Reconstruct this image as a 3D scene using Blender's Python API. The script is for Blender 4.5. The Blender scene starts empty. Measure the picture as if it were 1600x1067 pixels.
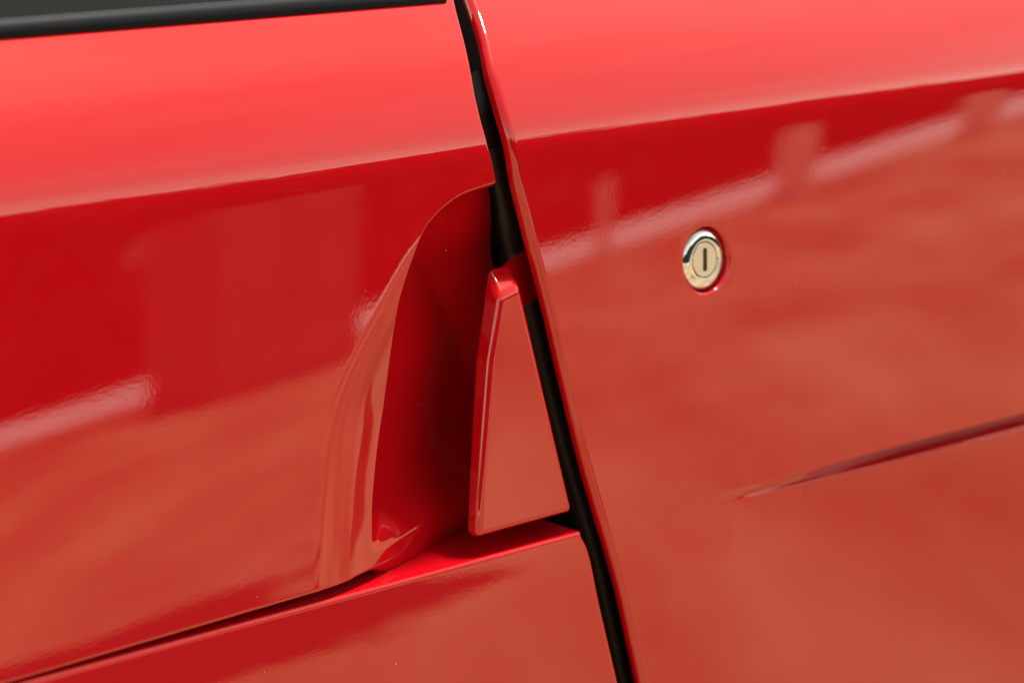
import bpy, bmesh, math, random
import numpy as np
R = math.radians
random.seed(7); rng = np.random.default_rng(7)

# ------------------------------------------------------------------ camera, world, sun, exposure
scn = bpy.context.scene
COL = scn.collection
cam_d = bpy.data.cameras.new('camera'); cam = bpy.data.objects.new('camera', cam_d); COL.objects.link(cam)
cam_d.lens = 85; cam_d.sensor_width = 36; cam_d.clip_start = .02; cam_d.clip_end = 500
cam.location = (-0.6553, -0.5882, 0.893)
cam.rotation_euler = (R(90 - 13.1), 0, R(-43.4))
cam_d.dof.use_dof = True; cam_d.dof.focus_distance = .815; cam_d.dof.aperture_fstop = 9.5
cam_d.dof.aperture_blades = 9
scn.camera = cam

SUN_EL, SUN_AZ = 75.0, 88.0     # degrees above the horizon; azimuth from +Y towards +X
wd = bpy.data.worlds.new('World'); scn.world = wd; wd.use_nodes = True
nt = wd.node_tree; N = nt.nodes; L = nt.links
for n in list(N): N.remove(n)
wo = N.new('ShaderNodeOutputWorld'); bg = N.new('ShaderNodeBackground')
sky = N.new('ShaderNodeTexSky'); sky.sky_type = 'NISHITA'; sky.sun_disc = False
sky.sun_elevation = R(SUN_EL); sky.sun_rotation = R(SUN_AZ)
sky.air_density = 1.6; sky.dust_density = 3.0; sky.ozone_density = 1.0
bw = N.new('ShaderNodeRGBToBW')
tint = N.new('ShaderNodeMix'); tint.data_type = 'RGBA'; tint.blend_type = 'MULTIPLY'; tint.inputs[0].default_value = 1
tint.inputs[7].default_value = (1.0, .97, .72, 1)
mx = N.new('ShaderNodeMix'); mx.data_type = 'RGBA'; mx.inputs[0].default_value = .85
tcw = N.new('ShaderNodeTexCoord')
mapw = N.new('ShaderNodeMapping'); mapw.inputs['Scale'].default_value = (1, 1, 2.2)
noi = N.new('ShaderNodeTexNoise'); noi.inputs['Scale'].default_value = 1.7; noi.inputs['Detail'].default_value = 6
noi.inputs['Roughness'].default_value = .55
rmp = N.new('ShaderNodeMapRange'); rmp.inputs[1].default_value = .3; rmp.inputs[2].default_value = .7
rmp.inputs[3].default_value = .72; rmp.inputs[4].default_value = 1.25
mul = N.new('ShaderNodeMix'); mul.data_type = 'RGBA'; mul.blend_type = 'MULTIPLY'; mul.inputs[0].default_value = 1
L.new(sky.outputs[0], bw.inputs[0]); L.new(bw.outputs[0], tint.inputs[6])
L.new(sky.outputs[0], mx.inputs[6]); L.new(tint.outputs[2], mx.inputs[7])
L.new(tcw.outputs['Generated'], mapw.inputs[0]); L.new(mapw.outputs[0], noi.inputs[0]); L.new(noi.outputs[0], rmp.inputs[0])
L.new(mx.outputs[2], mul.inputs[6]); L.new(rmp.outputs[0], mul.inputs[7])
sep = N.new('ShaderNodeSeparateXYZ'); L.new(tcw.outputs['Generated'], sep.inputs[0])
inv = N.new('ShaderNodeMath'); inv.operation = 'SUBTRACT'; inv.use_clamp = True; inv.inputs[0].default_value = 1.0; L.new(sep.outputs[2], inv.inputs[1])
pw = N.new('ShaderNodeMath'); pw.operation = 'POWER'; pw.inputs[1].default_value = 2.0; L.new(inv.outputs[0], pw.inputs[0])
hz = N.new('ShaderNodeMath'); hz.operation = 'MULTIPLY_ADD'; hz.inputs[1].default_value = 3.6; hz.inputs[2].default_value = .55; L.new(pw.outputs[0], hz.inputs[0])
mul2 = N.new('ShaderNodeMix'); mul2.data_type = 'RGBA'; mul2.blend_type = 'MULTIPLY'; mul2.inputs[0].default_value = 1
L.new(mul.outputs[2], mul2.inputs[6]); L.new(hz.outputs[0], mul2.inputs[7])
L.new(mul2.outputs[2], bg.inputs[0]); bg.inputs[1].default_value = .15
L.new(bg.outputs[0], wo.inputs[0])

sd = bpy.data.lights.new('sun', 'SUN'); sun = bpy.data.objects.new('sun', sd); COL.objects.link(sun)
sd.energy = 5.0; sd.angle = R(6.0); sd.color = (1, .95, .88)
sun.rotation_euler = (R(90 - SUN_EL), 0, R(180 - SUN_AZ)); sun.location = (3, -3, 6)

scn.view_settings.view_transform = 'Standard'; scn.view_settings.look = 'None'
scn.view_settings.exposure = 0.38; scn.view_settings.gamma = 1; scn.view_settings.use_curve_mapping = False
scn.render.engine = 'CYCLES'
scn.cycles.max_bounces = 10; scn.cycles.caustics_reflective = True
scn.cycles.use_denoising = True

# ------------------------------------------------------------------ materials
def mat(name, col, rough=.5, metal=0, coat=0, spec=.5, ior=1.5):
    m = bpy.data.materials.new(name); m.use_nodes = True
    b = m.node_tree.nodes['Principled BSDF']
    b.inputs['Base Color'].default_value = (*col, 1); b.inputs['Roughness'].default_value = rough
    b.inputs['Metallic'].default_value = metal; b.inputs['Specular IOR Level'].default_value = spec
    b.inputs['IOR'].default_value = ior
    b.inputs['Coat Weight'].default_value = coat
    return m, b
def bump(m, b, scale, strength, dist, detail=2, sock='Normal', coord='Object', rough=.5):
    t = m.node_tree; tc = t.nodes.new('ShaderNodeTexCoord')
    n = t.nodes.new('ShaderNodeTexNoise'); n.inputs['Scale'].default_value = scale; n.inputs['Detail'].default_value = detail
    n.inputs['Roughness'].default_value = rough
    bp = t.nodes.new('ShaderNodeBump'); bp.inputs['Strength'].default_value = strength; bp.inputs['Distance'].default_value = dist
    t.links.new(tc.outputs[coord], n.inputs[0]); t.links.new(n.outputs[0], bp.inputs['Height'])
    prev = b.inputs[sock].links[0].from_socket if b.inputs[sock].links else None
    if prev: t.links.new(prev, bp.inputs['Normal'])
    t.links.new(bp.outputs[0], b.inputs[sock])
    return n
def varied(m, b, c1, c2, scale, detail=4, lo=.35, hi=.65, coord='Object', sock='Base Color', stretch=(1, 1, 1), turn=0):
    t = m.node_tree; tc = t.nodes.new('ShaderNodeTexCoord')
    n = t.nodes.new('ShaderNodeTexNoise'); n.inputs['Scale'].default_value = scale; n.inputs['Detail'].default_value = detail
    r = t.nodes.new('ShaderNodeValToRGB'); r.color_ramp.elements[0].position = lo; r.color_ramp.elements[1].position = hi
    r.color_ramp.elements[0].color = (*c1, 1); r.color_ramp.elements[1].color = (*c2, 1)
    mp = t.nodes.new('ShaderNodeMapping'); mp.vector_type = 'TEXTURE'; mp.inputs['Scale'].default_value = stretch; mp.inputs['Rotation'].default_value = (0, 0, R(turn))
    t.links.new(tc.outputs[coord], mp.inputs[0]); t.links.new(mp.outputs[0], n.inputs[0]); t.links.new(n.outputs[0], r.inputs[0]); t.links.new(r.outputs[0], b.inputs[sock])
    return r

PAINT, b = mat('red_paint', (.47, .003, .0085), .5, spec=0.0, coat=1.0)
b.inputs['Coat Roughness'].default_value = .004; b.inputs['Coat IOR'].default_value = 1.66
bump(PAINT, b, 700, .022, .00016, 1, 'Coat Normal')
bump(PAINT, b, 60, .02, .0004, 1, 'Coat Normal')
t = PAINT.node_tree; tc = t.nodes.new('ShaderNodeTexCoord'); vo = t.nodes.new('ShaderNodeTexVoronoi'); vo.inputs['Scale'].default_value = 75
sel = t.nodes.new('ShaderNodeSeparateColor'); m1_ = t.nodes.new('ShaderNodeMath'); m1_.operation = 'LESS_THAN'
m2_ = t.nodes.new('ShaderNodeMath'); m2_.operation = 'MULTIPLY_ADD'; m2_.inputs[1].default_value = .05; m2_.inputs[2].default_value = -.022
t.links.new(tc.outputs['Object'], vo.inputs['Vector']); t.links.new(vo.outputs['Color'], sel.inputs[0]); t.links.new(sel.outputs[0], m2_.inputs[0])
t.links.new(vo.outputs['Distance'], m1_.inputs[0]); t.links.new(m2_.outputs[0], m1_.inputs[1])
mixd = t.nodes.new('ShaderNodeMix'); mixd.data_type = 'RGBA'; mixd.inputs[6].default_value = b.inputs['Base Color'].default_value; mixd.inputs[7].default_value = (.55, .26, .24, 1)
t.links.new(m1_.outputs[0], mixd.inputs[0]); t.links.new(mixd.outputs[2], b.inputs['Base Color'])
RUBBER, b = mat('black_rubber', (.010, .010, .011), .42, spec=.4); bump(RUBBER, b, 900, .1, .0004)
TRIM, b = mat('black_trim', (.004, .005, .009), .50, spec=.16); bump(TRIM, b, 700, .06, .0003)
DARK, b = mat('dark_cavity', (.016, .005, .006), .8, spec=.2); bump(DARK, b, 200, .2, .001)
CHROME, b = mat('polished_nickel', (.72, .75, .80), .07, metal=1); bump(CHROME, b, 500, .03, .0003)
FACE, b = mat('lock_face_metal', (.70, .70, .70), .16, metal=1); bump(FACE, b, 900, .05, .0003)
SLOT, b = mat('keyway_dark', (.20, .185, .16), .35, metal=.6); bump(SLOT, b, 900, .1, .0003)
GLASS, b = mat('tinted_glass', (.008, .009, .010), .03, spec=.5, ior=1.2); b.inputs['Transmission Weight'].default_value = .3
CABIN, b = mat('cabin_trim', (.03, .03, .032), .7); varied(CABIN, b, (.012, .012, .013), (.03, .03, .03), 6)
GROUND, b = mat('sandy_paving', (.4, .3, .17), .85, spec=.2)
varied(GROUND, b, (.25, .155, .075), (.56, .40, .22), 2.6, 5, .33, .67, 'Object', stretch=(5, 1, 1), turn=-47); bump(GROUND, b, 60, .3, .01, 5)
t = GROUND.node_tree; tc = t.nodes.new('ShaderNodeTexCoord'); dis = t.nodes.new('ShaderNodeVectorMath'); dis.operation = 'DISTANCE'; dis.inputs[1].default_value = (1.28, -2.35, 0)  # dark patch painted into the ground colour, standing in for a cast shadow
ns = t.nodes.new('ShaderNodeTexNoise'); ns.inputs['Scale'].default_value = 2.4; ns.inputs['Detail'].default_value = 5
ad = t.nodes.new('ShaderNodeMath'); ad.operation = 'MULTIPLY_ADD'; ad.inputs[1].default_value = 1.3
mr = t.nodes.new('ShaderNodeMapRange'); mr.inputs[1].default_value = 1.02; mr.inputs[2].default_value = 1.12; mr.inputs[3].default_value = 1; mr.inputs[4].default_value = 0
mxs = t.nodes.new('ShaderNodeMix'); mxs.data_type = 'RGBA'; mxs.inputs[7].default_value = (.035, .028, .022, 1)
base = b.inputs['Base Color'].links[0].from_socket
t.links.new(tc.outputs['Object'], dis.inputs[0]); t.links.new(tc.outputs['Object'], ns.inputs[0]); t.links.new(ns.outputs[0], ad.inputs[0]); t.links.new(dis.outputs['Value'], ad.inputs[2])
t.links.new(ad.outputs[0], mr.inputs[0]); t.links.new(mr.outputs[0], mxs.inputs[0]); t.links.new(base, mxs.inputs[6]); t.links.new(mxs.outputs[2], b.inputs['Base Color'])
STONE, b = mat('pale_stone', (.7, .66, .6), .8); varied(STONE, b, (.80, .77, .72), (.90, .88, .85), 3); bump(STONE, b, 40, .3, .01, 5)
LEAF, b = mat('dark_leaves', (.03, .05, .015), .6); varied(LEAF, b, (.012, .022, .008), (.035, .055, .018), 3)
BARK, b = mat('bark', (.06, .045, .03), .9); varied(BARK, b, (.035, .026, .018), (.09, .07, .05), 9); bump(BARK, b, 30, .8, .03, 5)

# ------------------------------------------------------------------ helpers
def mesh(name, verts, faces, m, parent=None, merge=0, smooth=True):
    me = bpy.data.meshes.new(name); me.from_pydata([tuple(map(float, v)) for v in verts], [], [tuple(f) for f in faces]); me.validate()
    if merge:
        bm = bmesh.new(); bm.from_mesh(me); bmesh.ops.remove_doubles(bm, verts=bm.verts, dist=merge)
        bmesh.ops.dissolve_degenerate(bm, dist=1e-7, edges=bm.edges)
        bm.to_mesh(me); bm.free()
    me.materials.append(m)
    me.polygons.foreach_set('use_smooth', [smooth] * len(me.polygons))
    o = bpy.data.objects.new(name, me); COL.objects.link(o)
    if parent: o.parent = parent
    return o
def bmobj(name, bm, m, parent=None, smooth=True):
    me = bpy.data.meshes.new(name); bm.to_mesh(me); bm.free(); me.materials.append(m)
    me.polygons.foreach_set('use_smooth', [smooth] * len(me.polygons))
    o = bpy.data.objects.new(name, me); COL.objects.link(o)
    if parent: o.parent = parent
    return o
class Grid:
    """collects several point grids into one mesh"""
    def __init__(self): self.v = []; self.f = []
    def add(self, P, flip=False, skip=None):
        n, m = P.shape[:2]; o = len(self.v); self.v += list(P.reshape(-1, 3))
        for i in range(n - 1):
            for j in range(m - 1):
                if skip and skip(i, j): continue
                a, b_, c, d = o+i*m+j, o+i*m+j+1, o+(i+1)*m+j+1, o+(i+1)*m+j
                self.f.append((a, b_, c, d) if not flip else (d, c, b_, a))
    def build(self, name, m, parent=None, merge=2e-6): return mesh(name, self.v, self.f, m, parent, merge)
def tag(o, label=None, cat=None, group=None, kind=None):
    if label: o['label'] = label
    if cat: o['category'] = cat
    if group: o['group'] = group
    if kind: o['kind'] = kind
    return o
def pchip(xs, ys):
    """smooth monotone interpolation through points"""
    xs = np.array(xs, float); ys = np.array(ys, float); o = np.argsort(xs); xs = xs[o]; ys = ys[o]
    h = np.diff(xs); dl = np.diff(ys) / h; m = np.zeros(len(xs)); m[0] = dl[0]; m[-1] = dl[-1]
    for i in range(1, len(xs) - 1):
        m[i] = 0 if dl[i-1] * dl[i] <= 0 else 2 * dl[i-1] * dl[i] / (dl[i-1] + dl[i])
    def f(x):
        x = np.asarray(x, float); k = np.clip(np.searchsorted(xs, x) - 1, 0, len(h) - 1); t = (x - xs[k]) / h[k]
        val = ((1+2*t)*(1-t)**2)*ys[k] + t*(1-t)**2*h[k]*m[k] + t*t*(3-2*t)*ys[k+1] + t*t*(t-1)*h[k]*m[k+1]
        val = np.where(t < 0, ys[0] + m[0]*(x-xs[0]), val); return np.where(t > 1, ys[-1] + m[-1]*(x-xs[-1]), val)
    return f
def smin(a, b_, k): h = np.clip(.5 + .5*(b_-a)/k, 0, 1); return b_*(1-h) + a*h - k*h*(1-h)
def sstep(a, b_, x): t = np.clip((x-a)/(b_-a), 0, 1); return t*t*(3-2*t)

# ------------------------------------------------------------------ body side: x along the car, s up the flank from the shoulder crease
DS = .0005; ss = np.arange(-.75, .55, DS)
TT = np.radians(np.interp(ss, [-0.75, -0.52, -0.3, -0.15, -0.06, -0.006, -0.0035, 0, 0.0035, 0.01, 0.035, 0.075, 0.14, 0.3, 0.55], [-14, -6, -0.5, 2.6, 4.4, 4.8, 7, 15, 24, 30, 45, 58, 62, 68, 78]))
TT = np.convolve(np.pad(TT, 7, mode='edge'), np.ones(15)/15, 'valid')
Y0 = np.cumsum(np.sin(TT))*DS; H0 = np.cumsum(np.cos(TT))*DS
H0 -= np.interp(0, ss, H0); Y0 -= np.interp(-.054, ss, Y0)
ZC, KT = 0.7735, -0.105
def tau(s): return np.interp(s, ss, TT)
def surf(x, s, dep=0):
    """point on the flank; dep is the distance inwards along the normal"""
    x, s, dep = np.broadcast_arrays(np.asarray(x, float), np.asarray(s, float), np.asarray(dep, float))
    t = tau(s)
    y = np.interp(s, ss, Y0) + KT * x * (np.minimum(s, 0) + .054)
    return np.stack([x, y + dep*np.cos(t), ZC + np.interp(s, ss, H0) - dep*np.sin(t)], -1)

# shut lines measured on the car (x, s) in metres
gapL_pts = [(-0.0874, 0.0586), (-0.0904, 0.0526), (-0.0957, 0.0399), (-0.1014, 0.0253), (-0.1048, 0.0148), (-0.1061, 0.0052), (-0.106, -0.0004), (-0.1049, -0.0059), (-0.1036, -0.0134)]
gapR_pts = [(-0.0796, 0.0579), (-0.0863, 0.0402), (-0.0928, 0.0226), (-0.0952, 0.0049), (-0.0937, -0.0127), (-0.0898, -0.0304), (-0.0852, -0.0481), (-0.0807, -0.0657), (-0.0766, -0.0834), (-0.0723, -0.101), (-0.0675, -0.1187), (-0.0619, -0.1364), (-0.0559, -0.154), (-0.0503, -0.1717), (-0.0457, -0.1893), (-0.041, -0.207)]
lip_pts = [(-0.1036, -0.0134), (-0.1095, -0.0141), (-0.1177, -0.0153), (-0.1258, -0.0182), (-0.132, -0.0217), (-0.1369, -0.0258), (-0.1421, -0.0336), (-0.1465, -0.0415), (-0.1521, -0.0535), (-0.1583, -0.0667), (-0.1625, -0.0772), (-0.1673, -0.0934), (-0.1709, -0.1098), (-0.1727, -0.1223), (-0.1745, -0.1342)]
lowtop_pts = [(-0.3104, -0.1368), (-0.3003, -0.1371), (-0.2467, -0.1383), (-0.1994, -0.1393), (-0.1743, -0.1399), (-0.1613, -0.1402), (-0.1378, -0.1407), (-0.1204, -0.1411), (-0.107, -0.1414), (-0.0701, -0.1422)]
lowright_pts = [(-0.0701, -0.1434), (-0.0671, -0.149), (-0.0622, -0.169), (-0.0527, -0.2039)]
handle_pts = [(-0.1043, -0.053), (-0.097, -0.0514), (-0.0748, -0.1334), (-0.1187, -0.133), (-0.1172, -0.1193), (-0.1103, -0.0746)]

gapL = pchip([p[1] for p in gapL_pts], [p[0] for p in gapL_pts])
gapR_ = pchip([p[1] for p in gapR_pts], [p[0] for p in gapR_pts])
lip_ = pchip([p[1] for p in lip_pts], [p[0] for p in lip_pts])
S_A = lip_pts[0][1]                      # where the recess lip meets the rear shut line
S_BOT = -.1354                           # bottom edge of the upper door skin
lipP = np.array([(float(lip_(s)), s) for s in np.linspace(S_A, S_BOT - .02, 260)])
def lip_dist(x, s):
    q = np.stack([np.ravel(x), np.ravel(s)], -1); out = np.empty(len(q)); p0 = lipP[:-1]; sg = lipP[1:] - p0; l2 = (sg**2).sum(-1)
    for k in range(0, len(q), 3000):
        r_ = q[k:k+3000, None] - p0[None]; t_ = np.clip((r_*sg[None]).sum(-1)/l2[None], 0, 1)
        out[k:k+3000] = np.sqrt(((r_ - t_[..., None]*sg[None])**2).sum(-1)).min(1)
    return out.reshape(np.shape(x))

car = bpy.data.objects.new('car', None); COL.objects.link(car); car.location = (0, .4, 0)
tag(car, 'glossy red sports car flank with door shut line, triangular handle and round lock', 'car')
car_off = np.array([0, .4, 0])
_surf = surf
def surf(x, s, dep=0): return _surf(x, s, dep) - car_off

def svals(a, b_, fine=(), step=.0009):
    """descending row positions, finer around the crease and other features"""
    out = [a]
    while out[-1] > b_:
        st = step
        for c, w, f in fine:
            if abs(out[-1] - c) < w: st = min(st, f)
        out.append(out[-1] - st)
    out[-1] = b_; return np.array(out)
def qvals(n, first, total):
    """distances from an edge, growing"""
    r = 1.0
    lo, hi = 1.0001, 1.5
    for _ in range(60):
        r = (lo+hi)/2
        if first*(r**n - 1)/(r-1) > total: hi = r
        else: lo = r
    return np.concatenate([[0], np.cumsum(first*r**np.arange(n))])

# ---- door: skin left of the shut line, ends at the lip of the handle recess
def flare_w(s): return .0045 + .014*sstep(S_A-.01, S_A-.075, s)
def flare_m(s): return .26*sstep(S_A-.004, S_A-.07, s)
rows = np.concatenate([svals(.0615, S_A, [(0, .014, .0003), (S_A, .002, .0002)], .0012), svals(S_A, S_BOT, [(S_A, .004, .00012), (S_A, .015, .0004)], .0009)[1:]])
iA = int(np.argmin(abs(rows - S_A)))
xr = np.where(rows >= S_A, gapL(rows), lip_(rows))
q = qvals(110, .0005, .95)
X = xr[:, None] - q[None]; Srow = np.repeat(rows[:, None], len(q), 1)
d = np.where(Srow < S_A, lip_dist(X, Srow), 1.0); w = flare_w(Srow)
d[:, 0] = np.where(rows < S_A, 0, d[:, 0])
dep = np.where(d < w, flare_m(Srow)*w/2*(1-d/w)**2, 0)
g = Grid(); g.add(surf(X, Srow, dep))
ang = np.linspace(0, math.pi/2, 7); rad = .0009
up = slice(0, iA + 1)
rx = np.concatenate([rad*np.sin(ang) , [rad]]); rd = np.concatenate([rad*(1-np.cos(ang)), [.012]])
g.add(surf(xr[up, None] + rx[None], np.repeat(rows[up, None], len(rx), 1), np.repeat(rd[None], iA+1, 0)), True)
g.add(surf(np.repeat(X[-1:, :], len(rx), 0), S_BOT - rx[:, None]*1.0 + 0*X[-1:], dep[-1:] + np.repeat(np.minimum(rd, .006)[:, None], len(q), 1)))
door = g.build('door', PAINT, car)

# ---- handle recess: pocket pressed into the door behind the lip
recR = pchip([-.16, S_BOT, -.09, -.055, -.039, -.0293, S_A-.008, S_A-.004, S_A-.0015, S_A], [-.058, -.060, -.064, -.072, -.0790, -.0825, -.0860, -.0885, -.0935, xr[iA]])
rs = rows[iA:]; nr = len(rs); rs = np.concatenate([rs, np.linspace(S_BOT, S_BOT-.012, 12)[1:]])
wv = np.linspace(0, 1, 90)**1.7
xl = lip_(rs); xl[0] = xr[iA]; xg = recR(rs)
X = xl[:, None] + (xg-xl)[:, None]*wv[None]; Sr = np.repeat(rs[:, None], len(wv), 1)
d = lip_dist(X, Sr); d[:, 0] = 0
e = np.maximum(xg[:, None] - X, 0)
a0 = flare_m(Sr)*flare_w(Sr)/2; m0 = flare_m(Sr)
bot = sstep(-.088, -.1365, Sr); hs = (.0075 + .0075*(1 - sstep(S_A-.006, -.075, Sr)))*(1 - sstep(-.110, -.131, Sr)); d0 = .0085*sstep(-.045, -.085, Sr)
m1 = .52 - .11*bot + .16*(1 - sstep(S_A-.025, -.07, Sr)); rr = .012 + .022*sstep(-.045, -.085, Sr)
D = a0 + m0*d + np.maximum(m1-m0, 0)*(np.sqrt(d*d + rr*rr) - rr) + hs*(1 - np.exp(-(np.maximum(d - d0, 0)/.0042)**2))
D = smin(D, .052 + 0*d, .008)
D[:, 0] = a0[:, 0]
tx = ((S_BOT - Sr[nr:])/.012); D[nr:] += .0035*tx**2
Sr[nr:] = S_BOT - .0009*np.minimum(tx*2, 1) - .011*tx*sstep(.008, .035, d[nr:])
g = Grid(); g.add(surf(X, Sr, D), True)
# rear return of the pocket into the shut line
rx = np.array([0, .0006, .0008]); rd = np.array([0, .0008, .02])
g.add(surf(xg[:, None]+rx[None], np.repeat(rs[:, None], 3, 1), D[:, -1:]+rd[None]), True)
tag(g.build('handle_recess', PAINT, door), 'scooped finger recess sunk behind the triangular handle')

# ---- rear quarter panel with the lock hole and the swage line
RQ = .003
def gapR(s): return gapR_(s)
LX, LS = 0.0, -.054
def groove(x, s):
    A = .0072*sstep(.0, .15, x); c = -0.1458 + -0.0313*np.clip(x, -.05, .4)
    u_ = (s - c)/(.0016 + .0009*sstep(.0, .13, x))
    end = np.exp(-((x+.008)/.020)**2 - ((s-c+.009+.25*(x+.008)**1)/.012)**2)
    return A*np.exp(-np.minimum(u_**6, 60)) + .0009*sstep(0, .1, x)/(1+np.exp(np.clip((s-c)/.0006, -40, 40)))*np.clip(1-(c-s)/.2, 0, 1) + .00028*end
def holedep(rho):
    # rounded edge, then the wall of the lock hole
    e = np.clip((.0133 - rho)/.0020, 0, 1); return .0018*(1-np.sqrt(np.maximum(1-e*e, 0)))
rows = svals(.40, -.62, [(0, .014, .0003), (-.1490, .0050, .00012), (-.149, .014, .0007), (LS, .03, .0012)], .0022)
q = np.concatenate([np.arange(0, .002, .0004), np.arange(.002, .31, .0022), np.linspace(.312, 1.15, 40)])
X = gapR(np.clip(rows, -.25, .2))[:, None] + RQ + q[None]; Sr = np.repeat(rows[:, None], len(q), 1)
P = surf(X, Sr, groove(X, Sr))
i0 = int(np.argmin(abs(rows-(LS+.024)))); i1 = int(np.argmin(abs(rows-(LS-.024)))); im = (i0+i1)//2
j0 = int(np.argmin(abs(X[im]-(LX-.025)))); j1 = int(np.argmin(abs(X[im]-(LX+.025))))
g = Grid(); g.add(P, True, skip=lambda i, j: i0 <= i < i1 and j0 <= j < j1)
loop = [(i0, j) for j in range(j0, j1)] + [(i, j1) for i in range(i0, i1)] + [(i1, j) for j in range(j1, j0, -1)] + [(i, j0) for i in range(i1, i0, -1)]
lx = np.array([X[i, j] for i, j in loop]); ls = np.array([Sr[i, j] for i, j in loop])
an = np.arctan2(ls-LS, lx-LX); rb = np.hypot(lx-LX, ls-LS)
rho = np.concatenate([np.linspace(1, 0, 9), ])      # blend from the square to the circle
rings = []
for k in rho: rings.append((.0133 + (rb-.0133)*k, 0*rb))
for t in np.linspace(0, 1, 9)[1:]:
    a_ = t*math.pi/2*.92; rings.append((.0133 - .0010*math.sin(a_) + 0*rb, .0010*(1-math.cos(a_)) + 0*rb))
rings.append((.0121 + 0*rb, .0075 + 0*rb)); rings.append((.006 + 0*rb, .0078 + 0*rb))
RG = []
for rr_, dd in rings:
    xx = LX + rr_*np.cos(an); s2 = LS + rr_*np.sin(an); pp = surf(xx, s2, dd + groove(xx, s2)); RG.append(np.vstack([pp, pp[:1]]))
RG[0] = np.array([P[i, j] for i, j in loop] + [P[loop[0]]])
g.add(np.array(RG), True)
ang = np.linspace(0, math.pi*.86, 15)
rx = np.concatenate([-RQ*np.sin(ang), [.004, .02]]); rd = np.concatenate([RQ*(1-np.cos(ang)), [RQ*2+.0012, RQ*2+.005]])
g.add(surf(X[:, :1] + rx[None], np.repeat(rows[:, None], len(rx), 1), np.repeat(rd[None], len(rows), 0) + groove(X[:, :1], Sr[:, :1])), False)
quarter = g.build('rear_quarter_panel', PAINT, car)

# ---- lower side panel with the ledge under the handle
lowT = pchip([p[0] for p in lowtop_pts], [p[1] for p in lowtop_pts]); lowR_ = pchip([p[1] for p in lowright_pts], [p[0] for p in lowright_pts])
TL = .0014
xs_ = lowR_(-.16)
xcols = np.concatenate([[0], np.cumsum(np.concatenate([np.full(4, .0006), np.full(110, .0022), np.full(40, .018)]))])
rq = np.concatenate([qvals(70, .0006, .40)])
Xc = []; Sc = []
topS = np.interp(np.arange(3), [0, 1], [0, 0])
Sr = np.empty((len(rq), len(xcols))); X = np.empty_like(Sr)
for i, dq in enumerate(rq):
    sa = -.1425 - dq
    X[i] = lowR_(max(sa, -.26)) - .002 - xcols
    f = min(1, dq/.05); Sr[i] = np.where(True, (lowT(np.clip(X[i], -.32, -.07)) - TL)*(1-f) + (-.1425-TL)*f - dq, 0)
g = Grid(); g.add(surf(X, Sr), False)
# top roll and the ledge rising inwards
ang = np.linspace(0, math.pi/2*.94, 8)
so = np.concatenate([TL*np.sin(ang), TL*math.sin(ang[-1]) + np.array([.006, .013, .022, .032, .045])*.06])
do = np.concatenate([TL*(1-np.cos(ang)), TL*(1-math.cos(ang[-1])) + np.array([.006, .013, .022, .032, .045])])
XX = np.repeat(X[:1], len(so), 0); g.add(surf(XX, Sr[:1]+so[:, None], np.repeat(do[:, None], X.shape[1], 1)), True)
ang = np.linspace(0, math.pi/2, 7); rx = np.concatenate([.002*np.sin(ang), [.002]]); rd = np.concatenate([.002*(1-np.cos(ang)), [.02]])
g.add(surf(X[:, :1]+rx[None], np.repeat(Sr[:, :1], len(rx), 1), np.repeat(rd[None], len(rq), 0)), True)
# rounded right end of the ledge
Xe = np.repeat(XX[:, :1], len(rx), 1) + rx[None]*np.linspace(1, 1.5, len(so))[:, None]
De = do[:, None] + rd[None]*.9; Se = (Sr[0, 0]+so)[:, None] - (rd[None]*.9 + .0)*np.linspace(0, .9, len(so))[:, None]
g.add(surf(Xe, Se, De), False)
lower = g.build('lower_side_panel', PAINT, car)

# ---- triangular door handle
def loft(name, polys, m, parent, bev=.0013, seg=4):
    bm = bmesh.new(); n = len(polys[0]); V = [[bm.verts.new(tuple(p)) for p in poly] for poly in polys]
    bm.faces.new(V[0]); bm.faces.new(V[-1][::-1])
    for a, b2 in zip(V, V[1:]):
        for k in range(n): bm.faces.new((a[k], b2[k], b2[(k+1) % n], a[(k+1) % n]))
    bmesh.ops.recalc_face_normals(bm, faces=bm.faces)
    ed = [e for e in bm.edges if e.calc_face_angle(0) > R(12)]
    bmesh.ops.bevel(bm, geom=ed, offset=bev, segments=seg, profile=.5, affect='EDGES', clamp_overlap=True)
    o = bmobj(name, bm, m, parent)
    wn = o.modifiers.new('weighted', 'WEIGHTED_NORMAL'); wn.mode = 'FACE_AREA'; wn.weight = 90; wn.keep_sharp = False
    return o
F = np.array(handle_pts); 
ex = np.array([(-.0012, .0006), (.0012, .0010), (.0012, -.0012), (-.0014, -.0012), (-.0014, 0), (-.0012, 0)])
Fo = F + ex
Bk = Fo + np.array([(.0028, .0085), (.0040, .0078), (.0004, -.0002), (-.0006, 0), (-.0006, 0), (-.0006, 0)])
front = surf(Fo[:, 0], Fo[:, 1], np.array([-.0007, -.0007, .0009, .0009, .0007, -.0002]))
back = surf(Bk[:, 0], Bk[:, 1], np.array([.0085, .0085, .0075, .0070, .0070, .0075]))
handle = loft('door_handle', [front, back], PAINT, car, .0024, 6)
A = np.array([(-0.0967, -0.0462, 0.0085), (-0.0868, -0.0431, 0.012), (-0.0751, -0.0416, 0.016), (-0.0592, -0.0416, 0.021), (-0.0566, -0.0576, 0.023), (-0.0699, -0.06, 0.018), (-0.0836, -0.0608, 0.012), (-0.0934, -0.0526, 0.009)])
loft('mounting_arm', [surf(A[:, 0], A[:, 1], A[:, 2]), surf(A[:, 0]+.002, A[:, 1], A[:, 2]+.004)], PAINT, handle, .0008, 3)

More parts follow.
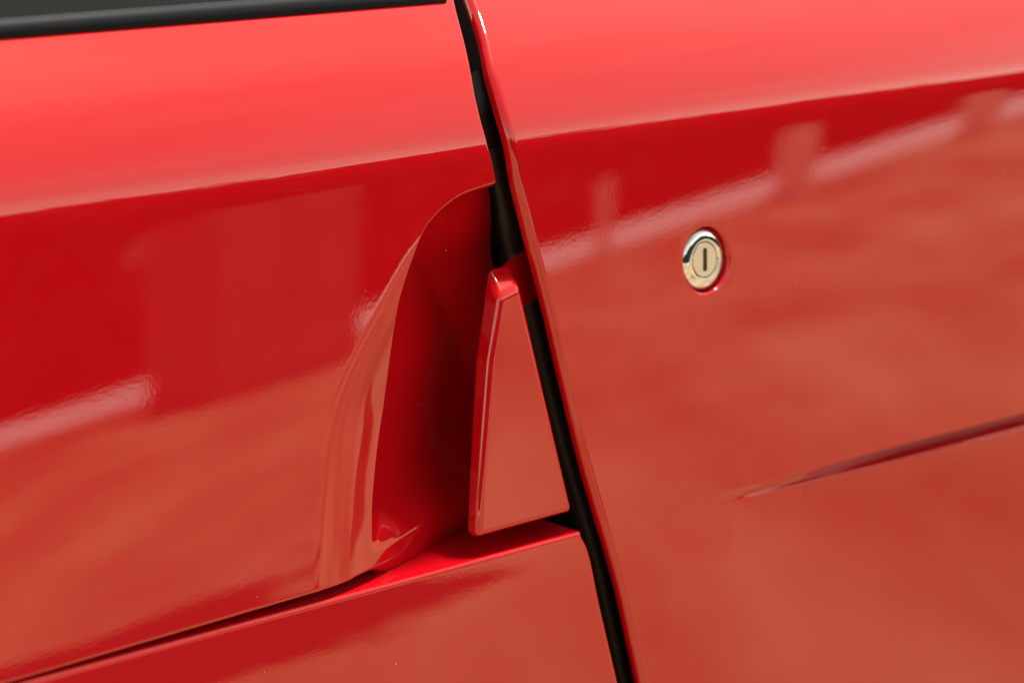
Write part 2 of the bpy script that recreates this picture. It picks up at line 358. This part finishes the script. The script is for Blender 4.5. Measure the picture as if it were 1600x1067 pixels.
# ---- lock
def lathe(prof, n=72):
    V = []; Fc = []
    for r_, dpt in prof:
        for k in range(n):
            a_ = 2*math.pi*k/n; V.append(surf(LX + r_*math.cos(a_), LS + r_*math.sin(a_), dpt))
    for i in range(len(prof)-1):
        for k in range(n): Fc.append((i*n+k, i*n+(k+1) % n, (i+1)*n+(k+1) % n, (i+1)*n+k))
    return V, Fc
prof = [(.0115, .0078), (.0115, .0030)] + [(.0078 + .0037*math.cos(t), .0030 - .0023*math.sin(t)) for t in np.linspace(0, math.pi/2, 12)[1:]] + [(.0074, .00068), (.0071, .00070), (.00685, .0009), (.0068, .0012), (.0068, .0030)]
V, Fc = lathe(prof[::-1]); lock = mesh('door_lock', V, Fc, CHROME, car)
tag(lock, 'round bright metal lock bezel with key slot')
V, Fc = lathe([(.0064, .0022), (.0064, .0030), (.0068, .0030)][::-1]); mesh('ring_groove', V, Fc, SLOT, lock)
# cylinder face with a sunken keyway
bm = bmesh.new(); n = 64; sa = R(-3)
ring = [(0.00645*math.cos(2*math.pi*k/n), 0.00645*math.sin(2*math.pi*k/n)) for k in range(n)]
hw, hh = .00115, .0043
rect = []
for k in range(n):
    c_, s_ = math.cos(2*math.pi*k/n), math.sin(2*math.pi*k/n); t_ = min(hw/max(abs(c_), 1e-6), hh/max(abs(s_), 1e-6)); rect.append((c_*t_, s_*t_))
rect = [(x_*math.cos(sa)-y_*math.sin(sa), x_*math.sin(sa)+y_*math.cos(sa)) for x_, y_ in rect]
def ringv(pts, dpt): return [bm.verts.new(tuple(surf(LX+a_, LS+b2, dpt))) for a_, b2 in pts]
v0 = ringv(ring, .0026); v1 = ringv(ring, .0010); v1b = ringv([(a_*.975, b2*.975) for a_, b2 in ring], .0008); v2 = ringv(rect, .0008); v3 = ringv(rect, .0011)
for a_, b2 in ((v0, v1), (v1, v1b), (v1b, v2), (v2, v3)):
    for k in range(n): bm.faces.new((a_[k], a_[(k+1) % n], b2[(k+1) % n], b2[k]))
bmesh.ops.recalc_face_normals(bm, faces=bm.faces); bmobj('lock_cylinder', bm, FACE, lock, False)
bm = bmesh.new(); va = ringv(rect, .0011); vb = ringv([(a_*.98, b2*.99) for a_, b2 in rect], .0019)
for k in range(n): bm.faces.new((va[k], va[(k+1) % n], vb[(k+1) % n], vb[k]))
bm.faces.new(vb); bmobj('key_slot', bm, SLOT, lock, False)

# ---- belt trim, glass and the dark cavity behind the shut lines
xs = np.linspace(-1.05, -.0912, 60)
pf = [(.0535, .006), (.0537, .001), (.0541, -.0008), (.0552, -.0022), (.0570, -.0030), (.0592, -.0030), (.0612, -.0020), (.0622, -.0004), (.0628, .0016), (.0632, .006), (.0632, .014)]
def smoothpoly(p, it=2):
    p = [np.array(a_) for a_ in p]
    for _ in range(it):
        o = [p[0]]
        for a_, b2 in zip(p, p[1:]): o += [a_*.75+b2*.25, a_*.25+b2*.75]
        p = o+[p[-1]]
    return np.array(p)
pf = smoothpoly(pf); pf[:, 0] += .0034
P = surf(xs[None]+0*pf[:, :1], np.repeat(pf[:, :1], len(xs), 1), np.repeat(pf[:, 1:], len(xs), 1))
g = Grid(); g.add(P, True); trim = g.build('window_trim', TRIM, car)
P = surf(np.array([-1.05, -.0912])[None]+0*pf[:, :1], np.repeat(pf[:, :1], 2, 1), np.repeat(pf[:, 1:], 2, 1))
cap = P[:, 1]; mesh('trim_end', list(cap), [tuple(range(len(cap)))], TRIM, trim)
gx = np.linspace(-1.05, -.1, 30); gs = np.linspace(.0655, .40, 30)
g = Grid(); g.add(surf(gx[None]+0*gs[:, None], gs[:, None]+0*gx[None], .006), False)
g.add(surf(gx[None]+0*gs[:, None], gs[:, None]+0*gx[None], .010), True)
tag(g.build('window_glass', GLASS, car), 'tinted door window glass above the black trim')
def inner(name, x0, x1, s0, s1, dp, m, parent=car, n=40):
    a_ = np.linspace(x0, x1, n); b2 = np.linspace(s0, s1, n*2); g = Grid()
    g.add(surf(a_[None]+0*b2[:, None], b2[:, None]+0*a_[None], dp), False); return g.build(name, m, parent)
inner('door_jamb', -1.05, 1.1, -.60, .052, .068, DARK)
wv_ = np.linspace(.40, -.60, 120); dd_ = np.linspace(.0095, .068, 8)
g = Grid(); g.add(surf(gapR(np.clip(wv_, -.25, .2))[:, None] + .032 + 0*dd_[None], wv_[:, None] + 0*dd_[None], dd_[None] + 0*wv_[:, None]))
g.build('jamb_return', DARK, car)
inner('pillar_cavity', -.115, 1.1, .052, .42, .068, DARK)
inner('cabin_lining', -1.05, -.115, .052, .42, .11, CABIN)
bm = bmesh.new()
V = [bm.verts.new(p) for p in [(-1.05, .12-.4, .14), (1.1, .12-.4, .14), (1.1, 1.6-.4, .14), (-1.05, 1.6-.4, .14), (-1.05, .14-.4, .80), (1.1, .14-.4, .80), (1.1, 1.5-.4, .80), (-1.05, 1.5-.4, .80)]]
for f in ((0, 3, 2, 1), (4, 5, 6, 7), (0, 1, 5, 4), (1, 2, 6, 5), (2, 3, 7, 6), (3, 0, 4, 7)): bm.faces.new([V[k] for k in f])
bmobj('body_core', bm, DARK, car, False)
# rubber seal tube in the shut line
sv = np.linspace(.05, -.25, 90); sx = lambda v: gapR(v) + .021
T = []
for k in range(17):
    a_ = 2*math.pi*k/16; T.append(surf(sx(sv)+.0065*math.cos(a_), sv, .034+.0065*math.sin(a_)))
g = Grid(); g.add(np.array(T)); g.build('weather_seal', RUBBER, car)

# ------------------------------------------------------------------ the place mirrored in the paint
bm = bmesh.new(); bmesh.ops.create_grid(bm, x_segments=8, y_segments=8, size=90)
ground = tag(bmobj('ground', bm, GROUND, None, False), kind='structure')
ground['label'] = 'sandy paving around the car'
def box(bm, x0, x1, y0, y1, z0, z1):
    v = [bm.verts.new(p) for p in ((x0, y0, z0), (x1, y0, z0), (x1, y1, z0), (x0, y1, z0), (x0, y0, z1), (x1, y0, z1), (x1, y1, z1), (x0, y1, z1))]
    for f in ((0, 3, 2, 1), (4, 5, 6, 7), (0, 1, 5, 4), (1, 2, 6, 5), (2, 3, 7, 6), (3, 0, 4, 7)): bm.faces.new([v[k] for k in f])
KY = -6.8
bm = bmesh.new(); box(bm, -14, 46, KY-.55, KY, 0, .10)
for v in bm.verts:
    if v.co.z > .08 and v.co.y > KY-.1: v.co.z = .05
bmesh.ops.bevel(bm, geom=list(bm.edges), offset=.012, segments=2, affect='EDGES')
kerb = bmobj('kerb', bm, STONE, None, False); tag(kerb, 'long pale stone kerb mirrored as a light streak in the paint', kind='structure')
def post(x, y, w, h, label):
    bm = bmesh.new(); box(bm, x-w/2, x+w/2, y-w/2, y+w/2, 0, h); bmesh.ops.bevel(bm, geom=list(bm.edges), offset=w*.12, segments=2, affect='EDGES')
    return tag(bmobj('bollard', bm, STONE, None, False), label, 'bollard', 'bollards mirrored in the paint')
for px, w, h, lb in ((6.5, .05, .40, 'thin pale post mirrored left of the lock'), (7.75, .15, .36, 'squat pale block mirrored above the lock'), (9.15, .16, .34, 'squat pale block mirrored near the right edge')):
    post(px, KY+.14, w, h, lb)
# hedges of small leaves round a dark core
def make_hedge(label, p0, p1, height, n):
    p0 = np.array(p0, float); p1 = np.array(p1, float); ln = np.linalg.norm(p1-p0); dr = (p1-p0)/ln; nr_ = np.array([-dr[1], dr[0]])
    HH = lambda u_: height + .11*height*np.sin(u_*.9) + .06*height*np.sin(u_*2.3+1)
    uu = rng.uniform(0, ln, n); zz = rng.uniform(.02, 1, n)**.8*HH(uu); tt = rng.normal(0, .2, n) + .3
    base = p0[None] + dr[None]*uu[:, None] + nr_[None]*tt[:, None]; ctr = np.concatenate([base, zz[:, None]], 1)
    A_ = rng.normal(size=(n, 3)); A_ /= np.linalg.norm(A_, axis=1)[:, None]; B_ = np.cross(A_, rng.normal(size=(n, 3))); B_ /= np.linalg.norm(B_, axis=1)[:, None]
    sz = rng.uniform(.06, .16, n)[:, None]
    V = np.stack([ctr-A_*sz, ctr+B_*sz*.5, ctr+A_*sz, ctr-B_*sz*.5], 1).reshape(-1, 3)
    g = Grid(); g.v = list(V); g.f = [(4*k, 4*k+1, 4*k+2, 4*k+3) for k in range(n)]
    hx = np.linspace(0, ln, int(ln*3)); hz = np.linspace(0, 1, 8)
    def core(off): return np.array([[(*(p0 + dr*u_ - nr_*(off + .15*z_ - .12*math.sin(u_*1.7+3*z_))), z_*(HH(u_)-.15)) for u_ in hx] for z_ in hz])
    Pc = core(0); Pb = core(.8); g.add(Pc); g.add(Pb, True); g.add(np.array([Pc[-1], Pb[-1]]))
    for k in (0, -1): g.add(np.stack([Pc[:, k], Pb[:, k]], 1))
    return tag(g.build('hedge', LEAF, None, 0), label, kind='stuff')
make_hedge('dense dark hedge along the kerb mirrored as the deep red band', (-14, KY-1.9), (46, KY-1.9), 3.3, 26000)
make_hedge('dark hedge added behind the car to dim reflections in the handle recess', (13, -4.5), (13, 4.0), 4.2, 5000)  # unseen hedge added to block the bright low sky from the recess

# dark bush added out of view to put a dark band in the door paint
nl = 8000; V = []; Fc = []
for k in range(nl):
    a_ = rng.normal(size=3); a_ /= np.linalg.norm(a_); rr_ = rng.uniform(.55, 1.08)**.6
    c_ = np.array([2.42 + .36*a_[0]*rr_, -.96 + .15*a_[1]*rr_, .45 + .43*a_[2]*rr_])
    t_ = np.cross(a_, rng.normal(size=3)); t_ /= np.linalg.norm(t_); b2 = np.cross(t_, a_ + .8*rng.normal(size=3)); b2 /= np.linalg.norm(b2); sz = rng.uniform(.02, .045)
    o = len(V); V += [c_-t_*sz, c_+b2*sz*.45, c_+t_*sz, c_-b2*sz*.45]; Fc.append((o, o+1, o+2, o+3))
sh = bpy.data.objects.new('added_shrub', None); COL.objects.link(sh); sh.location = (2.42, -.96, 0)
tag(sh, 'upright dark bush added out of view, mirrored as a vertical band beside the handle recess', 'added_shrub')
mesh('crown', [v_ - np.array([2.42, -.96, 0]) for v_ in V], Fc, LEAF, sh, 0, False)
bm = bmesh.new(); bmesh.ops.create_cone(bm, cap_ends=True, segments=14, radius1=.06, radius2=.025, depth=.3)
for v in bm.verts: v.co.z += .15
bmobj('trunk', bm, BARK, sh)

# grey stand-in cabinet added before the kerb to mirror as a lighter block
GREY, b = mat('grey_cabinet_paint', (.2, .2, .21), .5); varied(GREY, b, (.12, .12, .13), (.17, .17, .18), 4)
cab = bpy.data.objects.new('added_cabinet', None); COL.objects.link(cab); cab.location = (4.42, KY+.45, 0)
tag(cab, 'grey stand-in cabinet added before the kerb, mirrored as a lighter block in the door', 'cabinet')
bm = bmesh.new(); box(bm, -.34, .34, -.2, .2, 0, .76); bmesh.ops.bevel(bm, geom=list(bm.edges), offset=.015, segments=2, affect='EDGES'); bmobj('housing', bm, GREY, cab, False)
for x0 in (-.315, .015):
    bm = bmesh.new(); box(bm, x0, x0+.30, .2, .215, .08, .70); bmesh.ops.bevel(bm, geom=list(bm.edges), offset=.004, segments=1, affect='EDGES'); bmobj('cabinet_door', bm, GREY, cab, False)
